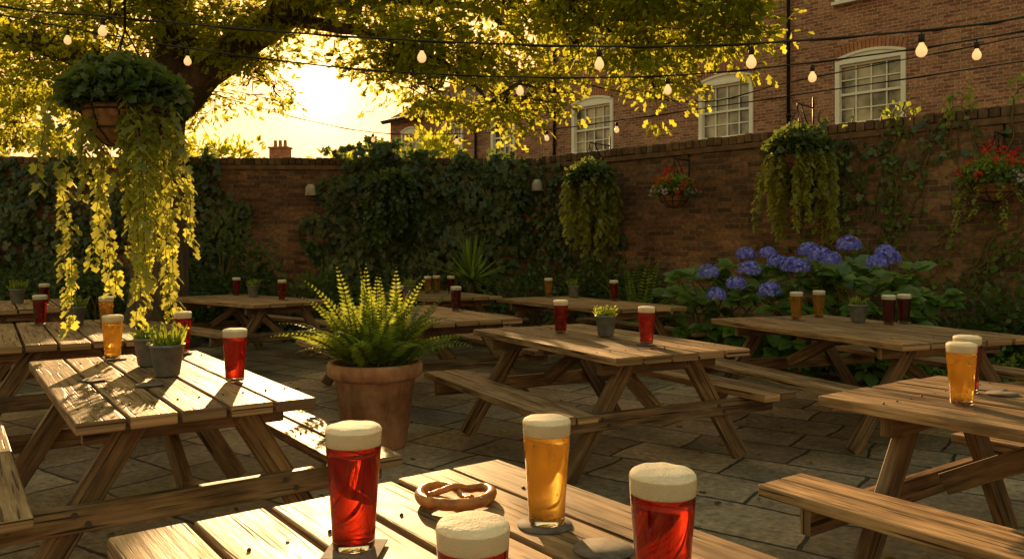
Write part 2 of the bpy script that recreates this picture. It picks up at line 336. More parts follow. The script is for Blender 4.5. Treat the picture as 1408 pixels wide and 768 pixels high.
# ---------------- walls ----------------
def cop2():
    m,nt,b=newmat('coping_stone'); at=nt.nodes.new('ShaderNodeAttribute'); at.attribute_name='rnd'; tc=nt.nodes.new('ShaderNodeTexCoord')
    n=noise(nt,tc.outputs['Object'],9,4); r=ramp(nt,at.outputs['Fac'],[(0,(.10,.06,.04)),(1,(.26,.15,.09))])
    c=mixc(nt,.8,r.outputs[0],ramp(nt,n.outputs[0],[(.3,(.32,.34,.26)),(.65,(1,1,1))]).outputs[0],'MULTIPLY'); nt.links.new(c,b.inputs['Base Color'])
    b.inputs['Roughness'].default_value=.9; bump(nt,b,n.outputs[0],.6,.01); return m
M_cop2=cop2()
def garden_wall(loc,rz,x0,x1,h=2.8):
    e=empty('brick_garden_wall',loc,rz)
    mb=MB()
    mb.quad([(x0,0,0),(x1,0,0),(x1,0,h),(x0,0,h)]); mb.quad([(x1,.33,0),(x0,.33,0),(x0,.33,h),(x1,.33,h)])
    mb.quad([(x0,.33,0),(x0,0,0),(x0,0,h),(x0,.33,h)],[(0,0),(.33,0),(.33,h),(0,h)]); mb.quad([(x1,0,0),(x1,.33,0),(x1,.33,h),(x1,0,h)],[(0,0),(.33,0),(.33,h),(0,h)])
    link(mb.mesh('wall_face'),'wall_face',M_wallb,e)
    mb=MB(); x=x0
    while x<x1-.02:
        wd=.112+random.uniform(-.006,.006); mb.box((x+wd/2,.165+random.uniform(-.008,.008),h+.055+random.uniform(-.009,.009)),((1,0,0),(0,1,0),(0,0,1)),(wd-.010,.40,.115)); x+=wd
    link(mb.mesh('coping'),'coping',M_cop2,e,bevel=.010)
    mb=MB(); mb.box(((x0+x1)/2,.165,h-.045),((1,0,0),(0,1,0),(0,0,1)),(x1-x0,.39,.07))
    link(mb.mesh('string_course'),'string_course',M_cop2,e)
    return e
RD=Vector((.715,-.70,0)).normalized(); RZ=math.atan2(RD.y,RD.x); RNn=Vector((RD.y,-RD.x,0))
WC=Vector((.26,13.5,0))
garden_wall(WC,RZ,0,13)
garden_wall((-14,13.05,0),math.atan2(.45,14.26),0,14.3)
def RW(t,off,z):
    p=WC+RD*t+RNn*off; return Vector((p.x,p.y,z))

# ---------------- buildings ----------------
def window(mbw,mbg,mbb,xc,z0,z1,wd,nx=4,ny=4,arch=.14,y=0):
    X,Y,Z=(1,0,0),(0,1,0),(0,0,1); A=(X,Y,Z); yi=y+.09
    mbg.quad([(xc-wd/2,yi+.04,z0),(xc+wd/2,yi+.04,z0),(xc+wd/2,yi+.04,z1),(xc-wd/2,yi+.04,z1)])
    fw=.10
    for sx in(-1,1): mbw.box((xc+sx*(wd/2-fw/2),y+.03,(z0+z1)/2),A,(fw,.16,z1-z0))
    mbw.box((xc,y+.03,z1-.04),A,(wd-2*fw,.15,.08)); mbw.box((xc,y-.01,z0+.035),A,(wd+.1,.26,.07))
    zm=(z0+z1)/2
    mbw.box((xc,yi-.012,zm),A,(wd-2*fw,.07,.055)); mbw.box((xc,yi-.01,z0+.10),A,(wd-2*fw,.06,.06)); mbw.box((xc,yi-.01,z1-.105),A,(wd-2*fw,.06,.05))
    iw=wd-2*fw
    for i in range(1,nx): mbw.box((xc-iw/2+iw*i/nx,yi+.006,zm),A,(.028,.04,z1-z0-.2))
    for j in range(1,ny):
        if j*2==ny: continue
        mbw.box((xc,yi+.012,z0+.1+(z1-z0-.2)*j/ny),A,(iw,.035,.028))
    n=12; pts=[(xc-wd/2,y-.02,z1)]+[(xc-wd/2+wd*i/n,y-.02,z1+arch*(1-(2*i/n-1)**2)+.01) for i in range(n+1)]+[(xc+wd/2,y-.02,z1)]
    mbw.quad(pts[::-1])
    for i in range(n):
        a=Vector(pts[i+1]);b=Vector(pts[i+2]); mbw.beam(a+Vector((0,.02,.02)),b+Vector((0,.02,.02)),.06,.12)
    nb=int(wd/.085)
    for i in range(nb):
        u=(i+.5)/nb*2-1; p=Vector((xc+u*(wd/2+.02),y-.004,z1+arch*(1-u*u)+.06+.115)); ang=-u*.22
        mbb.box(p,((math.cos(ang),0,math.sin(ang)),(0,1,0),(-math.sin(ang),0,math.cos(ang))),(.066,.03,.215))
def facade(mb,x0,x1,z0,z1,ops,y=0,rev=.14):
    xs=sorted({x0,x1}|{o[0] for o in ops}|{o[1] for o in ops}); zs=sorted({z0,z1}|{o[2] for o in ops}|{o[3] for o in ops})
    for i in range(len(xs)-1):
        for j in range(len(zs)-1):
            cx=(xs[i]+xs[i+1])/2; cz=(zs[j]+zs[j+1])/2
            if any(o[0]<cx<o[1] and o[2]<cz<o[3] for o in ops): continue
            mb.quad([(xs[i],y,zs[j]),(xs[i+1],y,zs[j]),(xs[i+1],y,zs[j+1]),(xs[i],y,zs[j+1])])
    for a,b,c,d in ops:
        mb.quad([(a,y,c),(a,y,d),(a,y+rev,d),(a,y+rev,c)],[(0,c),(0,d),(rev,d),(rev,c)]); mb.quad([(b,y,d),(b,y,c),(b,y+rev,c),(b,y+rev,d)],[(0,d),(0,c),(rev,c),(rev,d)])
        mb.quad([(a,y,d),(b,y,d),(b,y+rev,d),(a,y+rev,d)],[(a,0),(b,0),(b,rev),(a,rev)]); mb.quad([(b,y,c),(a,y,c),(a,y+rev,c),(b,y+rev,c)],[(a,0),(b,0),(b,rev),(a,rev)])
M_arch=simple('arch_brick',(.38,.16,.09),.85,0,.35,5,.3)
def house(loc,rz,x0,x1,eave,ridge,dep,wins,pipes=(),chim=(),wd=1.55):
    e=empty('brick_house',loc,rz); mw=MB();mg=MB();mbb=MB();wl=MB()
    ops=[(x-wd/2,x+wd/2,a,b) for x,a,b in wins]
    facade(wl,x0,x1,0,eave,ops)
    for x,a,b in wins: window(mw,mg,mbb,x,a,b,wd)
    wl.quad([(x0,dep,0),(x0,0,0),(x0,0,eave),(x0,dep/2,ridge),(x0,dep,eave)],[(dep,0),(0,0),(0,eave),(dep/2,ridge),(dep,eave)])
    wl.quad([(x1,0,0),(x1,dep,0),(x1,dep,eave),(x1,dep/2,ridge),(x1,0,eave)],[(0,0),(dep,0),(dep,eave),(dep/2,ridge),(0,eave)])
    wl.quad([(x1,dep,0),(x0,dep,0),(x0,dep,eave),(x1,dep,eave)])
    link(wl.mesh('walls'),'walls',M_bldb,e); link(mw.mesh('window_frames'),'window_frames',M_wp,e)
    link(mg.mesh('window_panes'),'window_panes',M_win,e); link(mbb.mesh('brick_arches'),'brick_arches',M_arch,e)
    rf=MB(); sl_=math.hypot(dep/2,ridge-eave); k=(ridge-eave)/(dep/2)
    for sg in(0,1):
        a=-.3 if not sg else dep+.3; z=eave-.3*k+.06
        pts=[(x0-.15,a,z),(x1+.15,a,z),(x1+.15,dep/2,ridge+.06),(x0-.15,dep/2,ridge+.06)]; rf.quad(pts,[(x0,0),(x1,0),(x1,sl_),(x0,sl_)])
        rf.quad([(x0-.15,a,z-.1),(x1+.15,a,z-.1),(x1+.15,a,z),(x0-.15,a,z)])
    rf.tube([(x0-.15,dep/2,ridge+.08),(x1+.15,dep/2,ridge+.08)],.09,8)
    link(rf.mesh('roof'),'roof',M_slate,e)
    g=MB(); g.tube([(x0-.1,-.36,eave-.1),(x1+.1,-.36,eave-.1)],.06,8); A=((1,0,0),(0,1,0),(0,0,1))
    for p in pipes:
        g.tube([(p,-.3,eave-.15),(p,-.08,eave-.5),(p,-.08,0)],.045,8)
        z=1
        while z<eave-1: g.tube([(p,-.08,z),(p,-.08,z+.08)],.062,8); z+=1.8
    link(g.mesh('gutter_and_downpipes'),'gutter_and_downpipes',M_metal,e)
    c=MB(); pt=MB()
    for x,y,zt in chim:
        c.box((x,y,(eave+zt)/2),A,(1.1,.6,zt-eave)); c.box((x,y,zt+.05),A,(1.22,.72,.1))
        for k in(-.3,0,.3): pt.lathe([(.11,0),(.09,.35),(.11,.37),(.09,.4),(.07,.38)],12,(x+k,y,zt+.1))
    if chim: link(c.mesh('chimneys'),'chimneys',M_arch,e); link(pt.mesh('chimney_pots'),'chimney_pots',M_terra,e)
    return e
BO=Vector((8.15,18,0))
zl,zh=4.2,5.74
ul,uh=7.05,8.65
main=house(BO,RZ,-10.3,14,11,14.5,9,[(x,zl,zh) for x in(-.06,-3.68,-8.06,4.3,8.3)]+[(x,ul,uh) for x in(-.06,-3.68,-8.06,4.3,8.3)],pipes=(-9.5,-1.95,6.3),chim=((-9,4.5,16),(3,4.5,16)))
for_vent=MB()
for k in range(4): for_vent.box((1.35,-.01,6.85+k*.05),((1,0,0),(0,1,0),(0,0,1)),(.28,.03,.02))
for_vent.tube([(1.9,-.1,9),(1.9,-.1,7.2),(2.2,-.1,7.0),(4.5,-.1,6.9)],.045,8)
link(for_vent.mesh('air_vent_and_pipe'),'air_vent_and_pipe',M_metal,main)
house(BO+Vector((.7,.715,0))*.5,RZ,-18.6,-10.6,6.5,8.1,6,[(-12.3,4.5,5.9),(-14.9,4.5,5.9),(-17.3,4.5,5.9)],pipes=(-13.6,),chim=((-11.6,3,8.9),(-17.6,3,8.6)),wd=1.15)
house((-17.5,44,0),math.radians(-8),-2,5,4.6,6.3,6,[(0,2.9,4.2),(3.2,2.9,4.2)],chim=((3.6,3,7.3),),wd=1.2)

# ---------------- picnic tables ----------------
def picnic_table(cx,cy,dx,dy,L,Wt,nb=5,seed=0):
    random.seed(100+seed); rz=math.atan2(dy,dx); e=empty('picnic_table',(cx,cy,0),rz)
    A=((1,0,0),(0,1,0),(0,0,1)); gap=.014
    t=MB(); bw=(Wt-gap*(nb-1))/nb
    for i in range(nb):
        y=-Wt/2+bw/2+i*(bw+gap); l=L+random.uniform(-.015,.015); an=random.uniform(-.0016,.0016); tl=random.uniform(-.006,.006)
        t.box((random.uniform(-.008,.008),y,.7275+random.uniform(-.003,.003)),((math.cos(an),math.sin(an),0),(-math.sin(an),math.cos(an),tl),(0,-tl,1)),(l,bw-random.uniform(0,.005),.045))
    link(t.mesh('table_top'),'table_top',M_wood,e,bevel=.006)
    b=MB(); by=Wt/2+.12
    for s in(-1,1):
        for k in range(2):
            b.box((random.uniform(-.01,.01),s*(by+.068+k*.144),.4275+random.uniform(-.003,.003)),A,(L+random.uniform(-.012,.012),.134,.045))
    link(b.mesh('benches'),'benches',M_wood,e,bevel=.006)
    f=MB(); bo=MB(); lx=L/2-.26
    for s in(-1,1):
        f.beam((s*lx,-Wt*.44,.66),(s*lx,Wt*.44,.66),.088,.05,(1,0,0))
        xo=s*(lx+.052)
        f.beam((xo,-(by+.27),.355),(xo,by+.27,.355),.098,.045,(1,0,0))
        for q in(-1,1):
            a=Vector((s*lx,q*(Wt*.22),.700)); c=Vector((s*lx,q*(Wt/2+.17),.0))
            xl=s*(lx+.003)
            f.beam((xl,a.y,.615+.088),(xl,c.y,0.012),.105,.048,(1,0,0))
            tt=(.70-.355)/.70; yy=a.y+(c.y-a.y)*tt
            for dy2,dz2 in((-.02,.02),(.025,-.02)):
                bo.tube([(s*(lx+.07),yy+dy2,.355+dz2),(s*(lx+.085),yy+dy2,.355+dz2)],.011,10)
            for dd in(.05,.2): bo.tube([(s*(lx+.07),q*(by+.27-dd),.355),(s*(lx+.083),q*(by+.27-dd),.355)],.009,8)
            for dd in(-.03,.035): bo.tube([(s*(lx+.024),a.y+q*.02+dd,.665+dd*.4),(s*(lx+.036),a.y+q*.02+dd,.665+dd*.4)],.010,8)
        f.beam((s*.10,0,.685),(s*(lx-.02),0,.37),.09,.045,(0,1,0))
    f.beam((0,-Wt*.44,.682),(0,Wt*.44,.682),.04,.07,(1,0,0))
    for s in(-1,1):
        for i in range(nb):
            y=-Wt/2+bw/2+i*(bw+gap)
            for dd in(-bw*.25,bw*.25): bo.tube([(s*lx+random.uniform(-.006,.006),y+dd,.7498),(s*lx,y+dd,.7525)],.0045,8)
    link(f.mesh('a_frame_legs'),'a_frame_legs',M_leg,e,bevel=.005); link(bo.mesh('bolts'),'bolts',M_bolt,e)
    return e
TABS=[(.13,1.23,.605,-.796,1.9,1.03),(-1.72,3.81,.58,-.815,1.91,.88),(.58,5.52,.466,-.885,1.9,1.0),(2.21,2.81,.57,-.82,1.9,.95),
 (2.73,6.33,.35,-.937,2.1,1.25),(-.88,7.71,.5,-.866,2.0,1.1),(-3.35,10.0,.75,-.66,2.2,1.1),(-1.1,11.2,.5,-.866,2.0,1.1),
 (.85,9.4,.5,-.866,2.3,1.1),(-3.37,5.99,.55,-.83,1.9,.95),(-5.5,9.0,.55,-.83,1.9,.95)]
for i,t in enumerate(TABS): picnic_table(*t,nb=5 if i!=0 else 6,seed=i)
random.seed(11)

# ---------------- pints ----------------
def build_pint():
    g=MB(); g.lathe([(0,0),(.040,0),(.043,.003),(.0435,.012),(.046,.06),(.0505,.13),(.0555,.19),(.0575,.225),(.0585,.240),(.058,.2415),(.0565,.240),(.0555,.225),(.0535,.19),(.0487,.13),(.0443,.06),(.0412,.022),(.036,.017),(0,.0165)],40)
    gm=g.mesh('glass')
    b=MB(); b.lathe([(0,.0155),(.037,.0160),(.0422,.022),(.0453,.06),(.0497,.13),(.0545,.19),(.0560,.211),(0,.2112)],40)
    f=MB(); prof=[(0,.2116),(.0548,.2116),(.0560,.215),(.0568,.232),(.0573,.2405),(.0570,.2445),(.0545,.248),(.049,.2505),(.040,.252),(.026,.2527),(.012,.253),(0,.253)]
    f.lathe(prof,48)
    for i,(x,y,z) in enumerate(f.v):
        if z>.242: f.v[i]=(x,y,z+.0006*math.sin(x*150+1)+.0005*math.cos(y*170+x*90))
    return gm,b,f.mesh('foam')
PG,PB,PF=build_pint()
PBm={}
for k,m in(('l',M_lager),('r',M_ale),('d',M_stout)):
    me=PB.mesh('beer_'+k); me.materials.append(m); PBm[k]=me
PG.materials.append(M_glass); PF.materials.append(M_foam)
cm=MB(); cm.lathe([(0,0),(.06,0),(.0605,.0015),(.06,.003),(0,.003)],32); CM=cm.mesh('coaster'); CM.materials.append(M_coast)
cs=MB(); cs.box((0,0,.0015),((1,0,0),(0,1,0),(0,0,1)),(.11,.11,.003)); CS=cs.mesh('coaster_square'); CS.materials.append(M_coast)
def pint(x,y,k,z=.75,s=1,coaster=None):
    zt=z+.004
    if coaster:
        o=bpy.data.objects.new('beer_coaster',coaster); COL.objects.link(o); o.location=(x+random.uniform(-.01,.02),y-.008,zt-.0005); o.rotation_euler=(0,0,random.uniform(0,3)); zt+=.0035
    e=empty('beer_pint_glass',(x,y,zt),random.uniform(0,6)); e.scale=(s,s,s)
    for n,me in(('glass',PG),('beer',PBm[k]),('foam',PF)):
        o=bpy.data.objects.new(n,me); COL.objects.link(o); o.parent=e
pint(-.318,1.60,'r',coaster=CS,s=.97); pint(.076,1.745,'l',coaster=CM,s=.91); pint(.246,1.30,'r',coaster=CM,s=.94); pint(-.054,1.10,'r',coaster=CS,s=.88)
for px,py,k in[(155,494,'l'),(323,524,'r'),(250,486,'r'),(55,447,'r'),(146,450,'l'),(61,420,'d'),(325,406,'r'),(388,412,'r'),
  (588,403,'l'),(600,402,'l'),(620,403,'d'),(548,424,'r'),(627,427,'d'),(754,408,'l'),(844,413,'r'),(771,458,'r'),(889,474,'r'),
  (1095,440,'l'),(1126,436,'l'),(1222,446,'d'),(1243,445,'d'),(1322,556,'l'),(1330,540,'d')]:
    x,y=TP(px,py); pint(x,y,k,coaster=CM if random.random()<.6 else None,s=.95)
for px,py,me in((130,523,CS),(205,530,CM),(1378,543,CM),(1360,536,CS),(830,758,CM)):
    x,y=TP(px,py); o=bpy.data.objects.new('beer_coaster',me); COL.objects.link(o); o.location=(x,y,.7545+random.uniform(0,.001)); o.rotation_euler=(0,0,random.random()*3)

# ---------------- pretzel ----------------
px,py=TP(629,686); e=empty('pretzel',(px,py,.757),math.radians(172)); e.scale=(1.12,1.12,1.12); pb=MB()
key=[(.046,-.058),(.026,-.034),(.004,-.008),(-.018,.014),(-.050,.026),(-.074,.004),(-.072,-.032),(-.046,-.060),(0,-.070),(.046,-.060),(.072,-.032),(.074,.004),(.050,.026),(.018,.014),(-.004,-.008),(-.026,-.034),(-.046,-.058)]
key=[(x,-y*1.35) for x,y in key]
def cr(p,n):
    out=[]
    for i in range(len(p)-1):
        a=p[max(i-1,0)];b=p[i];c=p[i+1];d=p[min(i+2,len(p)-1)]
        for k in range(n):
            t=k/n; out.append(tuple(.5*((2*b[j])+(-a[j]+c[j])*t+(2*a[j]-5*b[j]+4*c[j]-d[j])*t*t+(-a[j]+3*b[j]-3*c[j]+d[j])*t**3) for j in range(len(b))))
    out.append(tuple(p[-1])); return out
kk=[]
for i,(x,y) in enumerate(key):
    z=.012+(.012 if i in(1,2,) else 0)+(.003 if i in(13,14) else 0)+(.012 if i in(0,16) else 0); kk.append((x,y,z))
pp=cr(kk,6); n=len(pp)
rad=[.0062+.0065*math.sin(math.pi*i/(n-1))**1.6+.0004*math.sin(i*1.7) for i in range(n)]
pb.tube(pp,rad,14); o=link(pb.mesh('dough'),'dough',M_pretz,e)
sb=MB()
for i in range(60):
    j=random.randrange(n); p=Vector(pp[j]); a=random.uniform(-.9,.9); q=p+Vector((math.sin(a)*rad[j]*.8,random.uniform(-.5,.5)*rad[j],math.cos(a)*rad[j]*.9)); sb.box(q,((1,0,0),(0,1,0),(0,0,1)),(.0022,.0018,.0018))
link(sb.mesh('salt_grains'),'salt_grains',M_salt,e)

# ---------------- small pots ----------------
def table_pot(px,py,s=1,long=False):
    x,y=TP(px,py); e=empty('potted_plant',(x,y,.7545)); e.scale=(s,s,s); p=MB()
    p.lathe([(0,0),(.055,0),(.058,.004),(.078,.14),(.083,.142),(.083,.155),(.077,.155),(.072,.135),(0,.133)],28)
    link(p.mesh('pot'),'pot',M_pot,e)
    so_=MB(); so_.lathe([(.0735,.137),(0,.142)],20); link(so_.mesh('soil'),'soil',M_soil,e)
    n=60 if not long else 75
    th=R.random(n)*6.28; r=R.random(n)**.6*.06; P=np.stack([r*np.cos(th),r*np.sin(th),np.full(n,.135)],1)
    T=np.stack([np.cos(th)*r*8,np.sin(th)*r*8,np.full(n,.75)+R.random(n)*.5],1)+R.normal(size=(n,3))*.2
    L=R.uniform(.03,.10,n)*(1.0 if not long else 1.35)
    leaves('foliage',P,T,rv(n)+np.array([0,0,.2]),L,L*.10+.005,M_fern,'blade',e)
    n2=110; idx=R.integers(0,n,n2); P2=P[idx]+nrm(T[idx])*L[idx][:,None]*R.random((n2,1)); leaves('side_leaves',P2,rv(n2)+np.array([0,0,.5]),rv(n2),R.uniform(.018,.036,n2),R.uniform(.012,.022,n2),M_fern,'oval',e)
for px,py,s,l in((230,517,.97,True),(205,503,.93,False),(104,447,.95,True),(24,417,1.05,True),(348,408,.95,True),(563,408,.95,True),(789,409,.95,True),(833,462,.93,False),(1180,443,.95,False)):
    table_pot(px,py,s,l)

# ---------------- terracotta planter with fern ----------------
e=empty('fern_planter',(-.95,5.53,0)); p=MB()
p.lathe([(0,0),(.20,0),(.215,.01),(.275,.47),(.29,.475),(.325,.50),(.33,.565),(.32,.585),(.29,.585),(.275,.54),(.27,.50),(0,.50)],48)
link(p.mesh('terracotta_pot'),'terracotta_pot',M_terra,e); p=MB(); p.lathe([(.272,.52),(0,.54)],24); link(p.mesh('soil'),'soil',M_soil,e)
def fern(e,base,n,Lr,up,spread=1,leaf=.085,name='fronds',mat=None):
    Ps=[];Ts=[];Ns=[];Ls=[];st=MB()
    for i in range(n):
        a=i*2.4+random.uniform(-.3,.3); el=random.uniform(*up); Lf=random.uniform(*Lr); d=Vector((math.cos(a),math.sin(a),0))
        p=Vector(base)+d*random.uniform(.02,.14)*spread; v=(d*math.cos(el)+Vector((0,0,math.sin(el)))); k=26; step=Lf/k; path=[tuple(p)]; tw=random.uniform(-.7,.7)
        for j in range(k):
            v=(v+Vector((0,0,-.042-.02*(j/k)))+Vector((random.uniform(-.01,.01),random.uniform(-.01,.01),0))).normalized(); p=p+v*step; path.append(tuple(p))
            if j<3: continue
            u=j/k; l=leaf*math.sin(math.pi*min(1,(u*.95+.12)))**.7*(1.15-u*.75); sd=Vector((0,0,1)).cross(v)
            if sd.length<.1: sd=Vector((1,0,0))
            sd.normalize(); up_=v.cross(sd)*-1
            sd=(sd*math.cos(tw)+up_*math.sin(tw)); up_=v.cross(sd)*-1
            for s in(-1,1):
                t=sd*s+v*.45+Vector((0,0,-.12)); Ps.append(tuple(p)); Ts.append(tuple(t)); nn=up_+Vector((random.uniform(-.4,.4),random.uniform(-.4,.4),random.uniform(-.2,.4))); Ns.append(tuple(nn)); Ls.append(l*random.uniform(.85,1.1))
        st.tube(path[::3],[.004-.0003*q for q in range(len(path[::3]))],4,False)
    Ls=np.array(Ls); leaves(name,Ps,Ts,Ns,Ls,Ls*.30+.006,mat or M_fern,'oval',e); link(st.mesh('frond_stems'),'frond_stems',M_stem,e)
fern(e,(0,0,.53),95,(.40,.80),(.80,1.55),1.2,.10)

# ---------------- oak tree ----------------
tree=empty('oak_tree',(0,0,0)); tb=MB()
def limb(pts,rad,seg=14,jit=.0):
    q=cr([tuple(p) for p in pts],5); rr=cr([(r,0) for r in rad],5); rr=[max(.006,r[0]) for r in rr]
    q=[Vector(a)+Vector((random.uniform(-jit,jit),random.uniform(-jit,jit),random.uniform(-jit,jit))) for a in q]; tb.tube(q,rr,seg); return q
B=Vector((-5.0,11.2,0))
trunk=limb([B+Vector((.0,0,-.05)),B+Vector((.03,0,.5)),B+Vector((.05,0,1.4)),WP(215,180,11.1),WP(235,110,11),WP(250,60,10.9)],[.62,.42,.38,.37,.34,.30],20)
lim=[]
lim.append(limb([WP(235,150,11),WP(300,85,10.7),WP(385,25,10.3),WP(480,-30,9.8),WP(640,-90,9.0),WP(860,-70,8.3),WP(1010,-60,8.0)],[.26,.24,.21,.18,.13,.09,.05],12,.02))
lim.append(limb([WP(230,140,11),WP(150,85,10.8),WP(60,60,10.6),WP(-60,10,10.2)],[.25,.2,.16,.1],12,.02))
lim.append(limb([WP(250,70,10.9),WP(240,0,10.6),WP(220,-90,10),WP(200,-250,9)],[.28,.24,.2,.12],12,.02))
lim.append(limb([WP(245,30,10.8),Vector((-4.2,9,5.2)),Vector((-3.2,6.5,4.6)),Vector((-2.15,4.4,3.75)),Vector((-1.6,3.4,3.7))],[.2,.17,.12,.07,.03],10,.02))
lim.append(limb([WP(385,25,10.3),WP(470,40,9.8),WP(560,60,9.4),WP(640,110,9.2),WP(680,150,9)],[.10,.07,.05,.03,.012],8,.02))
lim.append(limb([WP(640,-90,9.0),WP(720,-20,8.7),WP(800,20,8.5),WP(880,70,8.3)],[.08,.06,.035,.012],8,.02))
lim.append(limb([WP(480,-30,9.8),WP(560,0,9.5),WP(650,10,9.2),WP(720,60,9)],[.08,.06,.04,.012],8,.02))
lim.append(limb([WP(300,85,10.7),WP(335,92,10.9),WP(365,105,11),WP(385,135,11.1)],[.06,.04,.022,.008],7,.02))
nodes=[p for l in lim for p in l]+trunk[-8:]
BL=[ # px,py,d, rx,rz(px), ry m, clumps
 (40,50,10.5,110,80,1.0,26),(150,25,10,110,55,1.0,26),(30,150,11.5,75,60,.7,14),(130,150,12,70,70,.6,13),(285,30,10.3,80,45,.8,15),(282,140,11.6,35,60,.5,9),
 (390,-5,9.8,90,30,.9,16),(345,60,10.2,45,40,.6,10),(360,110,11,30,35,.4,6),(500,5,9.6,85,45,.9,16),(545,90,9.6,50,40,.5,14),(600,50,9.3,70,40,.7,12),(660,85,9.2,60,35,.5,10),(690,140,9.0,38,40,.35,9),
 (600,125,9.3,55,25,.35,8),(700,10,9.0,70,40,.7,10),(790,5,8.6,80,30,.8,12),(880,10,8.3,80,30,.8,13),(970,10,8.1,70,28,.7,11),(895,65,8.3,45,30,.4,9),(900,120,8.3,22,30,.25,5),(790,60,8.5,50,20,.4,6),(1015,25,8.0,35,25,.4,6),(735,120,8.9,30,50,.3,8),
 (100,-90,9.5,220,80,1.8,26),(420,-110,9.3,200,70,1.6,20),(760,-90,8.5,200,60,1.5,18),(980,-60,7.8,110,45,1.2,10),(250,-260,10,380,110,2.6,36),(700,-230,9,280,80,2.2,18)]
LP=[];LT=[];LR=[];LS=[]
for (px,py,d,rx,rz,ry,nc) in BL:
    c=WP(px,py,d); big=py<-80
    cc=ellip(nc,c,(rx/F*d,ry,rz/F*d),.2)
    att=min(nodes,key=lambda q:(q-c).length)
    if not(att-c).length<.3:
        mid=(att+c)/2+Vector((random.uniform(-.15,.15),random.uniform(-.15,.15),.12)); tb.tube(cr([tuple(att),tuple(mid),tuple(c)],4),[.04-.004*i for i in range(9)],6)
    for q in cc:
        qv=Vector(q); m=(qv+c)/2+Vector((random.uniform(-.1,.1),random.uniform(-.1,.1),.08)); tb.tube([c,m,qv],[.014,.010,.005],5,False)
        n=int((105 if not big else 50)*random.uniform(.6,1.3)); sub=6
        sc_=q+R.normal(size=(sub,3))*np.array([.20,.20,.12]); 
        base=sc_[R.integers(0,sub,n)]; P=base+R.normal(size=(n,3))*np.array([.10,.10,.05])
        LP.append(P); T=nrm(P-q)+R.normal(size=(n,3))*.5+np.array([0,0,-.45]); LT.append(T)
        LR.append(np.clip(R.normal(random.uniform(.25,.85),.2,n),0,1)); LS.append(R.uniform(.07,.125,n)*(1 if not big else 1.8))
        for s_ in sc_[:4]: tb.tube([qv,Vector(s_)],[.006,.003],4,False)
LP=np.concatenate(LP);LT=np.concatenate(LT);LR=np.concatenate(LR);LS=np.concatenate(LS)
def shadow_xy(P): k=(P[:,2]-.8)/SUN.z; return P[:,0]-SUN.x*k, P[:,1]-SUN.y*k
sx,sy=shadow_xy(LP); nz=np.sin(sx*3.1+1)+np.sin(sy*2.3+.5)+np.sin(sx*1.3-sy*2.1)
zone=(sx>-2.9)&(sx<3.6)&(sy>0.3)&(sy<6.8)
kill=zone&(nz>-1.0)&(R.random(len(LP))<.72)
SV=np.array((math.sin(AZ)*math.cos(GE),math.cos(AZ)*math.cos(GE),math.sin(GE))); rel=LP-np.array((0,0,1.35)); al=rel@SV; off=np.linalg.norm(rel-al[:,None]*SV,axis=1)
kill|=(off<.27)
K=~kill
N_=rv(K.sum())*.8+np.array([0,-.2,.7])
leaves('foliage',LP[K],LT[K],N_,LS[K],LS[K]*.62,M_oak,'oak',tree,LR[K])
link(tb.mesh('trunk_and_limbs'),'trunk_and_limbs',M_bark,tree)
print('leaves',K.sum())

# ---------------- background greenery behind wall ----------------
def mass(name,blobs,nper,size,mat,tm='oval',parent=None,stems=True):
    P=[];T=[]
    for c,r,nc in blobs:
        cc=ellip(nc,c,r,.4)
        for q in cc:
            n=nper; p=q+R.normal(size=(n,3))*np.array([.13,.13,.11])*(size/.1)**.5; P.append(p); T.append(nrm(p-q)+nrm((q-np.array(c))[None])*.8+R.normal(size=(n,3))*.4+np.array([0,0,-.2]))
    P=np.concatenate(P);T=np.concatenate(T); k=P[:,2]>.01; P=P[k];T=T[k]; n=len(P)
    rn=np.clip(.5+.5*np.sin(P[:,0]*2.3+P[:,2]*3)*.5+R.normal(size=n)*.2,0,1)
    s=R.uniform(.7,1.2,n)*size
    return leaves(name,P,T,T*.5+rv(n)*.6+np.array([0,-.2,.6]),s,s*.6,mat,tm,parent,rn)
t2=empty('background_trees'); 
mass('foliage',[((-9.5,17,3.0),(3.0,1.5,1.8),75),((-6.4,18,2.7),(1.6,1.2,1.2),36),((-3.4,16.5,2.5),(.9,.8,.75),22),((-14,18,4),(3,2,3),60),((-1.6,16,2.7),(1.0,.8,.8),20),((-13,10,3.2),(1.4,3,2.6),60)],70,.17,M_oak,'oval',t2)
tt=MB()
for x,y in((-9.5,17),(-6.4,18),(-3.4,16.5),(-14,18),(-1.6,16),(-13,10)): tt.tube([(x,y,-.05),(x+.1,y,1.5),(x,y,3)],[.18,.13,.05],8)
link(tt.mesh('trunks'),'trunks',M_bark,t2)

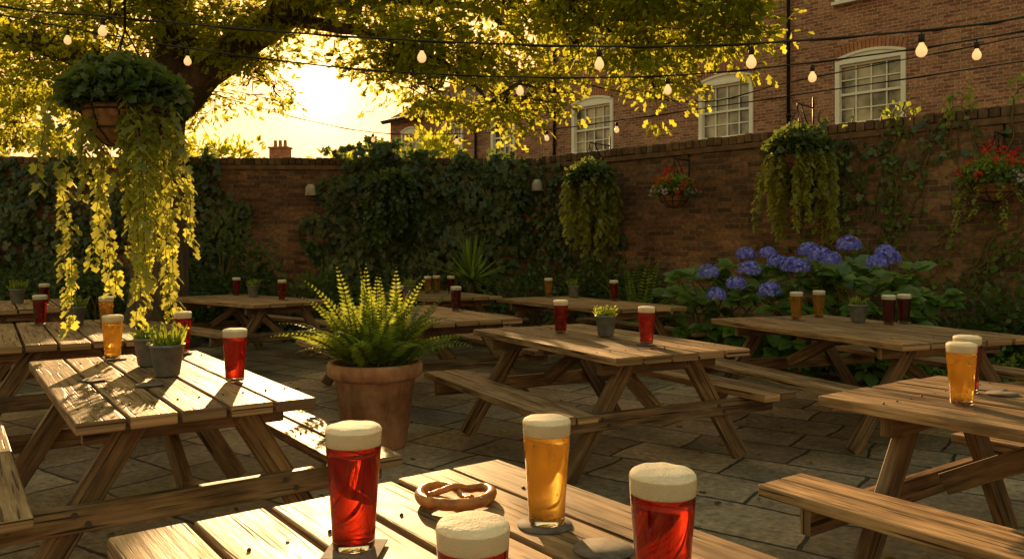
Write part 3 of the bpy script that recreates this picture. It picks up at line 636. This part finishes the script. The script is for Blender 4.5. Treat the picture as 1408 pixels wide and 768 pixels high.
# ---------------- ivy on walls ----------------
def wall_ivy(name,pt,reg,dens,size,mat,thick=.28):
    P=[];T=[];N=[]; e=empty(name)
    for (u,z,ru,rz,dn) in reg:
        n=int(ru*rz*3.14*dens*dn); a=R.random(n)*6.283; r=R.random(n)**.5
        uu=u+np.cos(a)*r*ru*(1+.25*np.sin(a*5)); zz=z+np.sin(a)*r*rz*(1+.2*np.sin(a*7+1)); th=thick*(.25+.75*(.5+.5*np.sin(uu*4.1+1.3*np.sin(zz*3))*np.cos(zz*4.7)))
        of=.03+th*R.random(n)**.5*(1-r*.6)
        for i in range(n):
            if zz[i]<.02: continue
            P.append(pt(uu[i],of[i],zz[i]))
        m=len(P)-len(T)
        for i in range(m): T.append((random.uniform(-.6,.6),random.uniform(-.5,.2),-1+random.uniform(-.2,.9)))
    nw=np.array(pt(0,1,0))-np.array(pt(0,0,0)); n=len(P); P=np.array([tuple(p) for p in P])
    s=R.uniform(.7,1.25,n)*size
    leaves('leaves',P,T,nw[None]+rv(n)*.55+np.array([0,0,.35]),s,s*.85,mat,'ivy',e)
    st=MB()
    for (u,z,ru,rz,dn) in reg:
        for k in range(int(5+ru*4)):
            x=u+random.uniform(-ru,ru)*.9; q=[]; zz=max(.0,z-rz)
            while zz<z+rz*.8: q.append(tuple(pt(x,.03,zz))); zz+=.2; x+=random.uniform(-.08,.08)
            if len(q)>2: st.tube(q,.008,5,False)
    link(st.mesh('stems'),'stems',M_stem,e); return e
def LW(x,off,z): return Vector((x,13.5+(x-.26)*.0316-off,z))
wall_ivy('ivy',LW,[(-1.9,2.1,1.2,.95,1),(-.6,2.2,1.0,.75,1),(-2.6,1.3,.8,1.2,1),(-1.1,1.2,1.2,1.0,.8),(-5.4,1.6,.9,1.5,.9),(-8.2,1.7,2.3,1.3,.6),(-2.2,2.95,.8,.3,1),(-.2,2.7,.5,.35,.8)],380,.125,M_ivy,.4)
def RWp(t,off,z): return RW(t,off,z)
wall_ivy('ivy',RWp,[(.5,1.9,.6,.9,.9),(1.3,1.3,.7,.9,.5),(4.9,2.45,.55,.55,.7),(5.6,2.2,.7,.5,.22),(6.4,2.6,.6,.25,.18),(5.2,1.5,.8,.7,.15),(9.5,2.2,1.0,.6,.5)],360,.085,M_ivy,.2)
e=empty('climbing_vine'); st=MB(); P=[]
for k in range(20):
    t=random.uniform(5.0,6.6); z=.1; q=[]; dr=random.uniform(-.03,.10)
    while z<3.1 and t<8.5: q.append(tuple(RW(t,.03+.03*random.random(),z))); z+=random.uniform(.02,.12); t+=dr+random.uniform(-.06,.06); 
    st.tube(q,random.uniform(.006,.013),5,False)
    for p in q:
        if random.random()<.35 and p[2]>1: P.append(Vector(p)+Vector((random.uniform(-.1,.1),-.05,random.uniform(-.08,.08))))
n=len(P); link(st.mesh('stems'),'stems',M_stem,e)
Pn=np.repeat(np.array([tuple(p) for p in P]),4,0); n=len(Pn); Pn+=R.normal(size=(n,3))*.06
leaves('leaves',Pn,rv(n)+np.array([0,-.2,-.4]),rv(n)*.5+np.array([-.7,-.7,.3]),R.uniform(.06,.10,n),R.uniform(.04,.07,n),M_fern,'oval',e)

# ---------------- shrubs ----------------
def shrub(blobs,size,mat,nper=50,name='shrub',tm='oval'):
    e=empty(name); mass('foliage',blobs,nper,size,mat,tm,e); s=MB()
    for c,r,nc in blobs:
        for k in range(5): s.tube([(c[0],c[1],0),(c[0]+random.uniform(-.3,.3)*r[0],c[1]+random.uniform(-.3,.3)*r[1],c[2]),(c[0]+random.uniform(-.8,.8)*r[0],c[1]+random.uniform(-.5,.5)*r[1],c[2]+r[2]*.6)],[.02,.014,.005],5,False)
    link(s.mesh('stems'),'stems',M_stem,e); return e
for x,z,r in((-11,.8,1.2),(-9.2,.9,1.1),(-7.6,.6,.9),(-6.4,.7,.8),(-4.2,.6,.7),(-3.0,.55,.75),(-1.8,.5,.65)):
    shrub([((x,12.4+random.uniform(-.2,.2),z*.7),(r*.9,.6,z*.95),34)],random.uniform(.09,.13),random.choice((M_shrub,M_ivy)))
shrub([((-4.35,12.3,.9),(.6,.5,.9),28)],.10,M_shrub)
for t,o,z,r in((.9,.9,.6,.7),(1.9,.7,.7,.6),(2.6,.6,.6,.5),(7.0,.6,.55,.5),(7.6,.7,.6,.55),(8.4,.8,.55,.6),(9.5,.9,.6,.7)):
    p=RW(t,o,z*.7); shrub([((p.x,p.y,p.z),(r,r*.8,z),28)],.10,random.choice((M_shrub,M_ivy)))
p=RW(7.3,1.5,.15); e=shrub([((p.x,p.y,.12),(.7,.6,.2),26)],.06,M_fern,50,'ground_cover_plant')
p=RW(2.9,.9,0); e=empty('garden_fern',(p.x,p.y,.2)); fern(e,(0,0,0),26,(.8,1.35),(.9,1.5),1,.12)
e=empty('garden_fern',(-1.6,12.5,.1)); fern(e,(0,0,0),24,(.6,1.0),(.7,1.4),1,.11,mat=M_ivy)
e=empty('yucca_plant',(-.62,12.2,.0)); yb=MB(); yb.tube([(0,0,0),(0,0,.9)],[.07,.05],8); link(yb.mesh('stem'),'stem',M_bark,e)
n=110; th=R.random(n)*6.28; el=R.uniform(-.3,1.5,n); T=np.stack([np.cos(th)*np.cos(el),np.sin(th)*np.cos(el),np.sin(el)],1)
leaves('blades',np.tile([0,0,.9],(n,1))+T*.03,T,np.array([[0,0,1.0]])+rv(n)*.2,R.uniform(.5,.8,n),.045,M_fern,'blade',e)

# ---------------- hydrangea ----------------
e=empty('hydrangea_bush'); hc=[(965,440,9.2),(1010,420,9.0),(1060,425,8.7),(1110,420,8.5),(1160,410,8.3),(1205,410,8.1),(1240,420,7.95)]
P=[];T=[]
for px,py,d in hc:
    c=WP(px,py,d); c.z=.66; cc=ellip(36,c,(.42,.42,.58),.6)
    for q in cc:
        n=8; a=R.random(n)*6.28; tt_=np.stack([np.cos(a),np.sin(a),R.uniform(-.5,.2,n)],1); P.append(q+tt_*.03); T.append(tt_+nrm((q-np.array(c))[None])*.5)
P=np.concatenate(P);T=np.concatenate(T);k=P[:,2]>.03;P=P[k];T=T[k];n=len(P); s=R.uniform(.13,.21,n)
leaves('leaves',P,T,np.array([[-.2,-.6,.9]])+rv(n)*.35,s,s*.68,M_hyd,'big',e)
hs=MB()
for px,py,d in hc:
    c=WP(px,py,d)
    for k in range(6): hs.tube([(c.x,c.y,0),(c.x+random.uniform(-.2,.2),c.y+random.uniform(-.2,.2),.6),(c.x+random.uniform(-.4,.4),c.y+random.uniform(-.3,.3),1.0)],[.012,.01,.006],5,False)
link(hs.mesh('stems'),'stems',M_stem,e)
P=[];N=[]
for px,py,dd in((974,375,0),(1025,350,.2),(1012,391,-.2),(1055,349,.2),(1167,337,.1),(1217,348,0),(1128,352,.0),(1058,400,-.3),(985,406,-.3),(1088,366,-.1),(1206,361,-.1),(1143,357,-.1),(1031,371,-.1),(1068,360,.1),(1112,345,.2),(1098,368,-.1),(1222,356,.1)):
    d=9.4-(px-970)/265*1.3+dd-.65; c=np.array(WP(px,py,d)); r=random.uniform(.085,.115); n=140; u=rv(n); u[:,2]=np.abs(u[:,2]+.35)-.35; u=nrm(u)
    for k in range(n):
        a0=random.random()*1.5; tn=np.cross(u[k],[.3,.2,.9]); tn/=np.linalg.norm(tn); bt=np.cross(u[k],tn); rr_=r*random.uniform(.85,1.06)
        for j in range(4):
            t=tn*math.cos(a0+j*1.571)+bt*math.sin(a0+j*1.571); P.append((c+u[k]*rr_*np.array([1,1,.85]),t+u[k]*.25,u[k]))
PP=np.array([a[0] for a in P]);TT=np.array([a[1] for a in P]);NN=np.array([a[2] for a in P]); leaves('flower_heads',PP,TT,NN,.021,.020,M_blue,'oval',e,np.clip(np.repeat(R.random(len(P)//4),4)*.9,0,1))

# ---------------- hanging baskets ----------------
def basket(c,r,trail,nv,hang=None,bracket=None,mat=M_ivyL,lsize=.07,flowers=False,dens=1.0,name='hanging_basket',out=.8,rmin=.6,low=.25):
    e=empty(name,tuple(c)); b=MB(); prof=[(0,-r*.75),(r*.35,-r*.68),(r*.62,-r*.42),(r*.75,-r*.1),(r*.78,0),(r*.74,0),(r*.7,-.04),(0,-.03)]
    b.lathe(prof,24); link(b.mesh('basket_liner'),'basket_liner',M_coir,e)
    wv=MB()
    for k in range(10):
        a=k*.628; wv.tube([(math.cos(a)*q*1.02,math.sin(a)*q*1.02,z) for q,z in prof[:5]],.004,5,False)
    for q,z in prof[2:5]: wv.tube([(math.cos(a*.262)*q*1.03,math.sin(a*.262)*q*1.03,z) for a in range(25)],.005,5,False)
    for k in range(3):
        a=k*2.094+.4; wv.tube([(math.cos(a)*r*.76,math.sin(a)*r*.76,0),(0,0,r*1.5)],.005,5,False)
    if hang: wv.tube([(0,0,r*1.5),(hang[0]-c[0],hang[1]-c[1],hang[2]-c[2])],.007,6)
    if bracket is not None:
        bw=Vector(bracket)-Vector(c); top=r*1.5
        wv.tube([(0,0,top),(0,0,top+.06),(bw.x,bw.y,top+.06)],.009,6); wv.tube([(bw.x,bw.y,top+.2),(bw.x,bw.y,top-.35)],.012,6)
        wv.tube([(bw.x,bw.y,top-.3),(bw.x*.5,bw.y*.5,top-.1),(bw.x*.25,bw.y*.25,top+.05)],.008,6)
    link(wv.mesh('wire_frame'),'wire_frame',M_metal,e)
    n=int(900*dens*(r/.3)**2/(lsize/.07)**1.5); u=rv(n); u[:,2]=np.abs(u[:,2])*1.0-low*R.random(n); P=u*np.array([r*1.05,r*1.05,r*.85])*R.uniform(.6,1.05,n)[:,None]+np.array([0,0,.02])
    s=R.uniform(.7,1.2,n)*lsize
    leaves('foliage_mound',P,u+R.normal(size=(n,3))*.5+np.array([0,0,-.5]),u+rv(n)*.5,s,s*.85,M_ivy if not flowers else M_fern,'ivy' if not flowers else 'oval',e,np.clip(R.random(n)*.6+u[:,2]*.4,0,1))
    P=[];T=[];N=[];st=MB();rn=[]
    for k in range(nv):
        a=random.random()*6.283; d=Vector((math.cos(a),math.sin(a),0))
        if low<.1 and abs(d.x)<.35 and d.y<0: continue
        p=d*r*random.uniform(rmin,1.0)+Vector((0,0,random.uniform(-.05,.08))); v=d*out+Vector((0,0,.15)); L=random.uniform(.3,1)**1.3*trail; q=[tuple(p)];cur=0;swx=random.uniform(-.10,.10);swy=random.uniform(-.10,.10)
        while cur<L+.15:
            v=(v+Vector((swx*.5,swy*.5,-.42))+Vector((random.uniform(-.16,.16),random.uniform(-.16,.16),0))).normalized(); p=p+v*.035; cur+=.035; q.append(tuple(p))
            for _ in range(2 if random.random()<.6 else 1):
                aa=random.random()*6.283; o_=Vector((math.cos(aa),math.sin(aa),0)); P.append(tuple(p+o_*.012)); T.append(tuple(o_*.8+Vector((0,0,-.9)))); N.append(tuple(o_+Vector((0,0,.7)))); rn.append(min(1,max(0,random.gauss(.35+.5*cur/max(trail,.1),.2))))
        st.tube(q[::2],.0025,4,False)
    if nv:
        n=len(P); s=R.uniform(.55,1.15,n)*lsize; leaves('trailing_vines',P,T,np.array(N)+rv(n)*.3,s,s*.85,mat,'ivy' if not flowers else 'oval',e,np.array(rn)); link(st.mesh('vine_stems'),'vine_stems',M_stem,e)
    if flowers:
        for nm,m_,nf in(('red_flowers',M_red,26),('pale_flowers',M_white,16)):
            P=[];T=[];N=[]
            for k in range(nf):
                u=nrm(R.normal(size=(1,3)))[0]; u[2]=abs(u[2]) if nm=='red_flowers' else abs(u[2])*.3-.1; u/=np.linalg.norm(u); c0=u*np.array([r*1.1,r*1.1,r*(1.2 if nm=='red_flowers' else .9)])*R.uniform(.9,1.15)
                for j in range(14):
                    t=nrm(R.normal(size=(1,3)))[0]; P.append(c0+t*.018); T.append(t); N.append(u+t*.3)
            leaves(nm,P,T,N,.032,.028,m_,'oval',e)
    return e
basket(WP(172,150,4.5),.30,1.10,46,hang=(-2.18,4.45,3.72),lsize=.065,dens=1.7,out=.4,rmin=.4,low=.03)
basket(RW(1.75,.5,2.40),.34,.95,55,bracket=RW(1.75,0,2.4),lsize=.085,dens=1.2,out=.3)
basket(RW(4.95,.45,2.55),.36,.95,46,bracket=RW(4.95,0,2.55),lsize=.075,dens=1.3,out=.35)
basket(LW(-1.95,.5,2.35),.36,.8,45,bracket=LW(-1.95,0,2.35),lsize=.10,mat=M_ivy,dens=1.2,out=.3)
basket(RW(3.15,.38,2.15),.28,.0,0,bracket=RW(3.15,0,2.15),lsize=.06,flowers=True,dens=1.0)
basket(RW(7.05,.38,2.08),.30,.45,14,bracket=RW(7.05,0,2.08),lsize=.06,flowers=True,dens=1.0)

# ---------------- wall lamps ----------------
for p,nrmv in((LW(-3.35,0,2.35),Vector((0,-1,0))),(RW(.35,0,2.42),RNn)):
    e=empty('wall_lamp',tuple(p),math.atan2(nrmv.y,nrmv.x)); a=MB(); a.box((.02,0,0),((1,0,0),(0,1,0),(0,0,1)),(.04,.12,.16)); a.lathe([(0,.06),(.05,.06),(.085,0),(.095,-.12),(.09,-.13),(0,-.13)],20,(.13,0,.05)); link(a.mesh('lamp_body'),'lamp_body',M_lampm,e)

# ---------------- string lights ----------------
def string(pts,bulbs,sag=0,name='string_lights'):
    e=empty(name); w=MB(); P=[Vector(p) for p in pts]; q=[Vector(a) for a in cr([tuple(p) for p in P],8)]; w.tube(q,.006,6,False)
    w.tube([a+Vector((0,.012,.006*math.sin(i*1.3)))for i,a in enumerate(q)],.004,5,False)
    sk=MB();gb=MB()
    for px in bulbs:
        a=min(range(len(q)-1),key=lambda i:abs(704+F*(q[i].x+q[i+1].x)/2/((q[i].y+q[i+1].y)/2)-px)); x0=704+F*q[a].x/q[a].y; x1=704+F*q[a+1].x/q[a+1].y; t=min(1,max(0,(px-x0)/(x1-x0+1e-6))); p=q[a].lerp(q[a+1],t)
        w.tube([p,p-Vector((0,0,.03))],.004,5,False)
        sk.lathe([(0,-.02),(.014,-.022),(.016,-.03),(.016,-.065),(.012,-.068),(0,-.068)],12,tuple(p))
        gb.lathe([(.012,-.066),(.014,-.075),(.026,-.095),(.030,-.112),(.026,-.13),(.014,-.142),(0,-.145)],16,tuple(p))
    link(w.mesh('cable'),'cable',M_wire,e); link(sk.mesh('sockets'),'sockets',M_metal,e)
    if bulbs: link(gb.mesh('bulbs'),'bulbs',M_bulb,e)
string([WP(-250,-60,4.6),WP(0,8,5.6),WP(141,22,5.6),WP(360,42,5.4),WP(580,56,5.2),WP(824,64,4.9),WP(1033,60,4.6),WP(1267,42,4.3),WP(1408,24,4.1),WP(1600,-20,3.9)],(141,580,824,1033,1267))
string([WP(-200,-20,7),WP(0,20,6.8),WP(93,38,6.7),WP(258,66,6.5),WP(480,94,6.4),WP(715,106,6.2),WP(918,104,6),WP(1117,86,5.8),WP(1343,54,5.5),WP(1600,5,5.2)],(93,258,715,918,1117,1343))
string([WP(260,120,12.5),WP(400,160,12.2),WP(513,182,11.5),WP(628,184,11),WP(752,178,10),WP(848,166,9.4),WP(1100,130,8.2),WP(1408,84,7)],(513,628,752,848))
string([WP(470,-10,9.9),WP(600,60,9.6),WP(760,105,9.4),WP(950,140,9),WP(1100,110,8.6),WP(1408,50,8)],())
